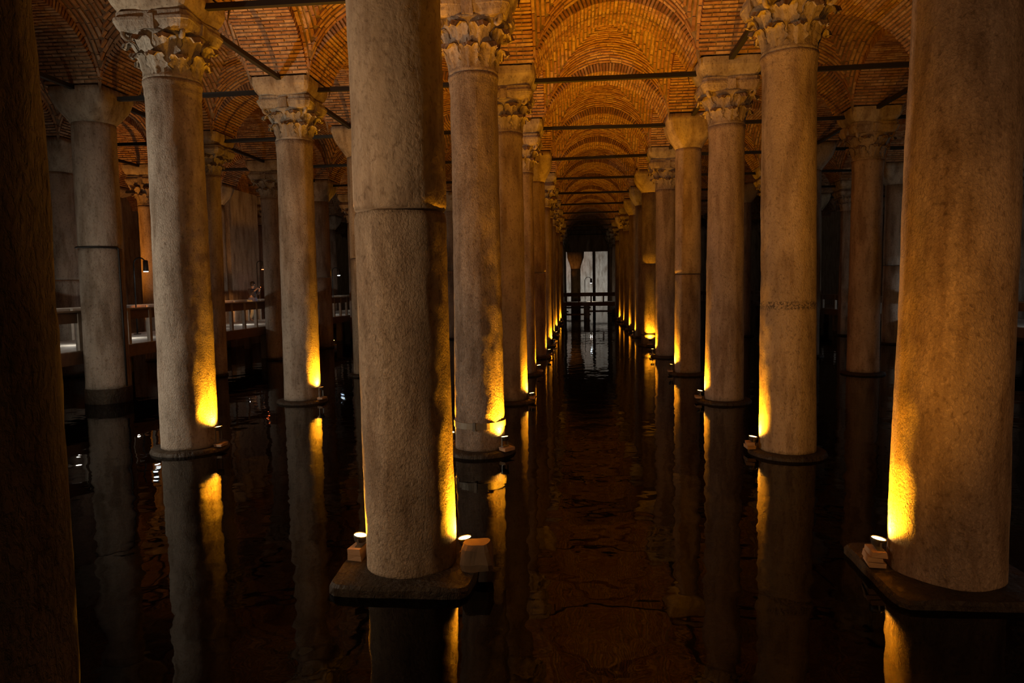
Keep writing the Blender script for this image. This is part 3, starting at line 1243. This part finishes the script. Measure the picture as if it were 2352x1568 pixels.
def walkway(name_label, p0, p1, width, dz, legs, posts_from, group_side):
    """p0->p1 is the edge that faces the water of the viewer's side; the deck extends to its left-hand normal by width"""
    p0, p1 = Vector((*p0, 0)), Vector((*p1, 0))
    d = (p1-p0)
    L_ = d.length
    ang = math.atan2(d.y, d.x)
    t = thing('walkway', name_label, 'walkway', (p0.x, p0.y, 0), None, ang)
    b = MB()
    b.box(0, L_, 0, width, dz-0.10, dz)
    b.obj('deck', M_DECK, t)
    b = MB()
    b.box(0, L_, -0.03, 0.0, dz-0.32, dz-0.02)
    b.obj('fascia_board', M_WOOD, t)
    n = int(L_/4.0)
    for k in range(n+1):
        for yy in (0.15, width-0.15):
            b = MB()
            xx = 0.2+(L_-0.4)*k/max(n, 1)
            b.box(xx-0.12, xx+0.12, yy-0.12, yy+0.12, -0.6, dz-0.1)
            b.obj('support_post', M_CONCRETE, t)
        b = MB()
        b.box(xx-0.10, xx+0.10, 0.0, width, dz-0.34, dz-0.10)
        b.obj('cross_beam', M_CONCRETE, t)
    return t


def railing(label, p0, p1, dz, h, spacing, first, mat_post):
    p0, p1 = Vector((*p0, 0)), Vector((*p1, 0))
    d = p1-p0
    L_ = d.length
    t = thing('railing', label, 'railing', (p0.x, p0.y, dz), None, math.atan2(d.y, d.x))
    b = MB()
    b.box(0, L_, -0.025, 0.025, h-0.30, h-0.035)
    b.obj('rail_board', M_WOOD, t)
    b = MB()
    b.box(0, L_, -0.08, 0.08, h-0.035, h)
    b.obj('handrail', M_WOODPALE, t)
    x = first
    pm = MB()
    pm.box(-0.055, 0.055, -0.05, 0.05, 0, h-0.035)
    me = pm.mesh('post', mat_post)
    while x < L_-0.06:
        o = link('post', me, t)
        o.location = (x, 0, 0)
        x += spacing
    return t


XL = -10.46
# the deck extends to the left of p0->p1 direction, so run towards +y with the water edge on the right
walkway('long pale walkway deck raised over the water beside the grey columns', (XL, 9.0), (XL, 56.6), 3.1, DZ, True, 0, 'left')
# posts fall at y = 15.5, 16.45 ...
railing('brown timber railing on the water edge of the long walkway, in front of the visitor', (XL-0.10, 9.0), (XL-0.10, 56.6), DZ, 0.97, 0.95, 0.42, M_WOODPALE)
railing('brown timber railing on the rear edge of the long walkway, behind the visitor', (XL-3.0, 9.0), (XL-3.0, 56.6), DZ, 0.97, 1.25, 0.6, M_WOODPALE)
XR = 15.15
walkway('walkway deck in the dark half of the hall', (XR, 56.0), (XR, 14.0), 2.6, 1.20, True, 0, 'right')
railing('railing of the walkway in the dark half of the hall', (XR+0.1, 14.0), (XR+0.1, 56.0), 1.20, 0.78, 1.9, 0.4, M_WOODPALE)
# cross walkway closing the central aisle
YC = 56.7
xw = walkway('cross walkway spanning the far end of the central aisle', (XL, YC), (XR, YC), 2.6, DZ, True, 0, 'cross')
railing('railing of the cross walkway at the far end of the aisle', (XL, YC+0.1), (XR, YC+0.1), DZ, 0.76, 0.98, 0.3, M_WOOD)

for x0_, x1_, z_ in ((10.9, 13.0, 0.86), (10.9, 13.0, 0.30), (12.9, 14.7, 0.55)):
    b = MB()
    b.box(x0_, x1_, 0.3, 0.5, z_-0.07, z_+0.07)
    b.obj('brace_beam', M_CONCRETE, xw)
b = MB()
b.box(12.45, 12.75, 0.28, 0.55, -0.6, 1.2)
b.obj('support_post', M_CONCRETE, xw)

# walkway lamps that light the deck
for y in (15.5, 17.6, 20.2, 24.5, 27.5, 31.5, 36.5, 43.0):
    point_light(XL-1.5, y, DZ+0.42, 9.0, (1.0, 0.93, 0.82), 0.08)
for y in (19.0, 22.5, 29, 36):
    point_light(XR+1.2, y, 1.20+0.4, 14.0, COOL, 0.08)
point_light(2.6, YC+1.4, DZ+0.4, 12.0, NEUTRAL, 0.08)

# ------------------------------------------------------------------ gooseneck lamps


def gooseneck(label, x, y, dz, hz, reach, lens, toward=1, lens_down=True):
    t = thing('gooseneck_lamp', label, 'lamp', (x, y, dz), 'gooseneck lamps on the walkways')
    b = MB()
    pts = [(0, 0, 0), (0, 0, hz*0.55), (0, 0, hz)]
    for k in range(1, 11):
        a = PI*k/10*0.95
        pts.append((toward*reach/2*(1-math.cos(a)), 0, hz+reach*0.5*math.sin(a)))
    b.tube(pts, 0.022, 8)
    b.obj('pole', M_IRON, t, True)
    hx, hz2 = pts[-1][0], pts[-1][2]
    b = MB()
    b.lathe([(0.02, hz2+0.10), (0.075, hz2+0.08), (0.085, hz2-0.25), (0.075, hz2-0.27)], 14, (hx, 0))
    hd = b.obj('lamp_head', M_LAMPBODY, t, True)
    b = MB()
    b.lathe([(0.0005, hz2-0.272), (0.07, hz2-0.272), (0.07, hz2-0.28), (0.0005, hz2-0.28)], 14, (hx, 0), caps=False)
    b.obj('lens', lens, hd)
    b = MB()
    b.lathe([(0.0005, 0.0), (0.12, 0.0), (0.12, 0.02), (0.02, 0.03)], 14)
    b.obj('base_plate', M_IRON, t)
    return t


def at_depth(px, py, z):
    d = fw + rt2*((px-1176)/FPX) + up2*((784-py)/FPX)
    return CAM + d*z


q = at_depth(312, 700, 23.2)
gooseneck('gooseneck lamp on the walkway between the cabled column and the pale grey column', q.x, q.y, DZ, 2.30, 0.42, M_LENSWHITE)
q = at_depth(594, 700, 34.0)
gooseneck('gooseneck lamp above the walkway visitor', q.x, q.y, DZ, 2.62, 0.30, M_LENSRED)
q = at_depth(766, 700, 38.5)
gooseneck('gooseneck lamp on the walkway beside the thick cracked column', q.x, q.y, DZ, 2.35, 0.35, M_LENSWHITE)
q = at_depth(1344, 690, 57.5)
gooseneck('gooseneck lamp standing on the cross walkway at the end of the aisle', q.x, q.y, DZ, 1.75, 0.50, M_LENSWHITE)

# warm light on the wall and columns behind the walkway
spot_light((-17.6, 20.5, 1.6), (-24.5, 27.0, 5.5), 900, (1.0, 0.33, 0.06), 95, 0.9, 0.1)
spot_light((-13.3, 22.5, 1.6), (-15.0, 26.0, 6.5), 60, (1.0, 0.36, 0.08), 90, 0.9, 0.1)
spot_light((-12.8, 27.5, 1.6), (-15.2, 33.0, 5.0), 110, (1.0, 0.42, 0.12), 90, 0.9, 0.1)
spot_light((-16.9, 22.6, 1.4), (-16.3, 27.0, 8.6), 500, (1.0, 0.36, 0.04), 100, 0.9, 0.1)
# lights at the far end of the aisle
spot_light((3.0, 77.0, 1.2), (2.9, 86.0, 4.0), 1300, COOL, 95, 0.8, 0.2)
spot_light((0.6, 82.0, 4.0), (0.4, 86.0, 6.0), 50, (1.0, 0.33, 0.05), 95, 0.8, 0.1)

spot_light((0.2, 71.5, 2.0), (1.0, 74.3, 5.4), 60, (1.0, 0.33, 0.05), 40, 0.8, 0.1)
spot_light((2.0, 66.0, 2.5), (1.2, 74.3, 3.0), 40, WARM, 30, 0.8, 0.1)

# columns that stand dark against the lit end wall
for (xx, yy, r, lab, flare) in ((1.29, 74.3, 0.50, 'squat column with flaring top, dark against the bright end wall', True), (3.22, 75.0, 0.15, 'slim pillar, dark against the bright end wall', False)):
    t = thing('column', lab, 'column', (xx, yy, 0), 'columns of the cistern')
    b = MB()
    b.lathe([(r, -0.6), (r, 4.35 if flare else 6.2)], 24)
    b.obj('shaft', M_SHAFT_SMOOTH, t, True)
    if flare:
        b = MB()
        v, f = loft([superring(r*1.02, 2, 4.35, 40), superring(r*1.15, 4, 4.7, 40), superring(0.85, 8, 5.5, 40), superring(0.9, 12, 6.4, 40)])
        b.add(v, f)
        b.obj('capital', M_IMPOST, t, True)

# ------------------------------------------------------------------ black cable on the stout grey column
x, y, rb, rt, hb, root, dxt = cols[('D', 2)]
b = MB()
pts = []
for k in range(12):
    a = math.radians(-160 + k*(150/11))
    pts.append((x+(rb+0.014)*math.cos(a), y+(rb+0.014)*math.sin(a), 3.775))
aa = math.radians(-8)
pts += [(x+(rb+0.035)*math.cos(aa), y+(rb+0.035)*math.sin(aa), 3.74), (x+(rb+0.04)*math.cos(aa), y+(rb+0.04)*math.sin(aa), 3.55), (x+(rb+0.045)*math.cos(aa), y+(rb+0.045)*math.sin(aa), 2.0), (x+(rb+0.05)*math.cos(aa), y+(rb+0.05)*math.sin(aa), 0.43)]
b.tube(pts, 0.022, 8)
o = b.obj('cable', M_IRON, None, True)
tag(o, 'black cable looped round the joint of the stout grey column and down its side', 'cable')

# ------------------------------------------------------------------ the visitor on the walkway


def skin_body(name, joints, edges, mat, parent):
    me = bpy.data.meshes.new(name)
    me.from_pydata([j[0] for j in joints], edges, [])
    o = bpy.data.objects.new(name, me)
    COL.objects.link(o)
    md = o.modifiers.new('skin', 'SKIN')
    sk = me.skin_vertices[0].data
    for i, j in enumerate(joints):
        r = j[1]
        sk[i].radius = (r, r) if not isinstance(r, tuple) else r
    sk[0].use_root = True
    sb = o.modifiers.new('sub', 'SUBSURF')
    sb.levels = 1
    sb.render_levels = 1
    dg = bpy.context.evaluated_depsgraph_get()
    me2 = bpy.data.meshes.new_from_object(o.evaluated_get(dg))
    bpy.data.objects.remove(o)
    me2.materials.clear()
    me2.materials.append(mat)
    me2.polygons.foreach_set('use_smooth', [True]*len(me2.polygons))
    return link(name, me2, parent)


M_SKIN = simple('skin', (0.45, 0.28, 0.19), 0.6)
M_HAIR = simple('dark_hair', (0.03, 0.022, 0.018), 0.6)
M_TOP = simple('dark_top', (0.05, 0.04, 0.05), 0.8)
M_TIED = simple('blue_grey_cloth', (0.16, 0.17, 0.30), 0.8)
M_TROUSER = simple('cream_trousers', (0.62, 0.56, 0.38), 0.8)
q = at_depth(583, 736, 31.9)
per = thing('person', 'person in dark top and cream trousers holding up a phone on the walkway', 'person', (q.x, q.y, DZ), None, math.radians(-20))
# figure faces +x (towards the columns), feet at z=0
J = [((0, 0, 0.95), 0.13), ((0.0, 0, 1.15), 0.125), ((0.01, 0, 1.36), 0.14), ((0.02, 0, 1.47), 0.06), ((0.03, 0, 1.53), 0.052),
     ((0.04, 0, 1.62), 0.095), ((0.045, 0, 1.69), 0.085),
     ((0.0, 0.17, 1.40), 0.058), ((0.10, 0.24, 1.18), 0.046), ((0.33, 0.10, 1.42), 0.034), ((0.39, 0.06, 1.48), 0.03),
     ((0.0, -0.17, 1.40), 0.058), ((0.10, -0.24, 1.18), 0.046), ((0.33, -0.10, 1.42), 0.034), ((0.39, -0.06, 1.48), 0.03),
     ((0.0, 0.09, 0.86), 0.10), ((0.03, 0.10, 0.48), 0.07), ((-0.01, 0.11, 0.10), 0.045), ((0.03, 0.11, 0.045), 0.042), ((0.15, 0.12, 0.035), 0.03),
     ((0.0, -0.09, 0.86), 0.10), ((0.07, -0.10, 0.48), 0.07), ((-0.06, -0.11, 0.11), 0.045), ((-0.03, -0.11, 0.045), 0.042), ((0.10, -0.12, 0.035), 0.03)]
Ed = [(0, 1), (1, 2), (2, 3), (3, 4), (4, 5), (5, 6), (2, 7), (7, 8), (8, 9), (9, 10), (2, 11), (11, 12), (12, 13), (13, 14), (0, 15), (15, 16), (16, 17), (17, 18), (18, 19), (0, 20), (20, 21), (21, 22), (22, 23), (23, 24)]
body = skin_body('body', J, Ed, M_SKIN, per)
Jt = [((0, 0, 1.00), 0.15), ((0.0, 0, 1.15), 0.143), ((0.01, 0, 1.36), 0.158), ((0.015, 0, 1.44), 0.085), ((0.0, 0.17, 1.40), 0.076), ((0.10, 0.24, 1.18), 0.062), ((0.27, 0.14, 1.35), 0.048), ((0.0, -0.17, 1.40), 0.076), ((0.10, -0.24, 1.18), 0.062), ((0.27, -0.14, 1.35), 0.048)]
skin_body('top', Jt, [(0, 1), (1, 2), (2, 3), (2, 4), (4, 5), (5, 6), (2, 7), (7, 8), (8, 9)], M_TOP, per)
Jp = [((0, 0, 0.96), 0.147), ((0.0, 0.09, 0.86), 0.118), ((0.03, 0.10, 0.48), 0.088), ((-0.01, 0.11, 0.11), 0.068), ((0.0, -0.09, 0.86), 0.118), ((0.07, -0.10, 0.48), 0.088), ((-0.06, -0.11, 0.12), 0.068)]
skin_body('trousers', Jp, [(0, 1), (1, 2), (2, 3), (0, 4), (4, 5), (5, 6)], M_TROUSER, per)
b = MB()
b.lathe([(0.175, 1.06), (0.185, 1.00), (0.20, 0.86), (0.205, 0.74), (0.19, 0.74), (0.17, 0.98)], 16, caps=False)
b.obj('tied_shirt', M_TIED, per, True)
b = MB()
b.lathe([(0.001, 1.79), (0.05, 1.78), (0.092, 1.74), (0.104, 1.67), (0.10, 1.60), (0.07, 1.56)], 16, (0.022, 0), caps=False)
b.obj('hair', M_HAIR, per, True)
b = MB()
b.box(0.118, 0.150, -0.012, 0.012, 1.615, 1.645)
b.obj('nose', M_SKIN, per)
for s in (-1, 1):
    b = MB()
    b.box(0.118, 0.130, s*0.035-0.012, s*0.035+0.012, 1.65, 1.662)
    b.obj('eye', M_HAIR, per)
    for k in range(4):
        b = MB()
        y0 = s*(0.075-0.012*0)
        b.tube([(0.39, s*0.055, 1.46+0.018*k), (0.425, s*0.066, 1.465+0.018*k), (0.45, s*0.05, 1.468+0.018*k)], [0.010, 0.009, 0.007], 6)
        b.obj('finger', M_SKIN, per, True)
    b = MB()
    b.tube([(0.38, s*0.05, 1.45), (0.40, s*0.03, 1.44), (0.415, s*0.035, 1.455)], [0.011, 0.010, 0.008], 6)
    b.obj('thumb', M_SKIN, per, True)
b = MB()
b.box(-0.005, 0.005, -0.075, 0.075, -0.037, 0.037)
ph = b.obj('phone', M_IRON)
ph.location = per.matrix_basis @ Vector((0.437, 0, 1.495))
ph.rotation_euler = (0, 0, math.radians(-20))
tag(ph, 'small phone held up by the visitor on the walkway', 'phone')
b = MB()
b.box(0.005, 0.007, 0.045, 0.065, 0.012, 0.030)
b.obj('focus_lamp', M_LENSRED, ph)
b = MB()
b.box(-0.007, -0.005, -0.068, 0.068, -0.032, 0.032)
b.obj('screen', M_SCREEN, ph)
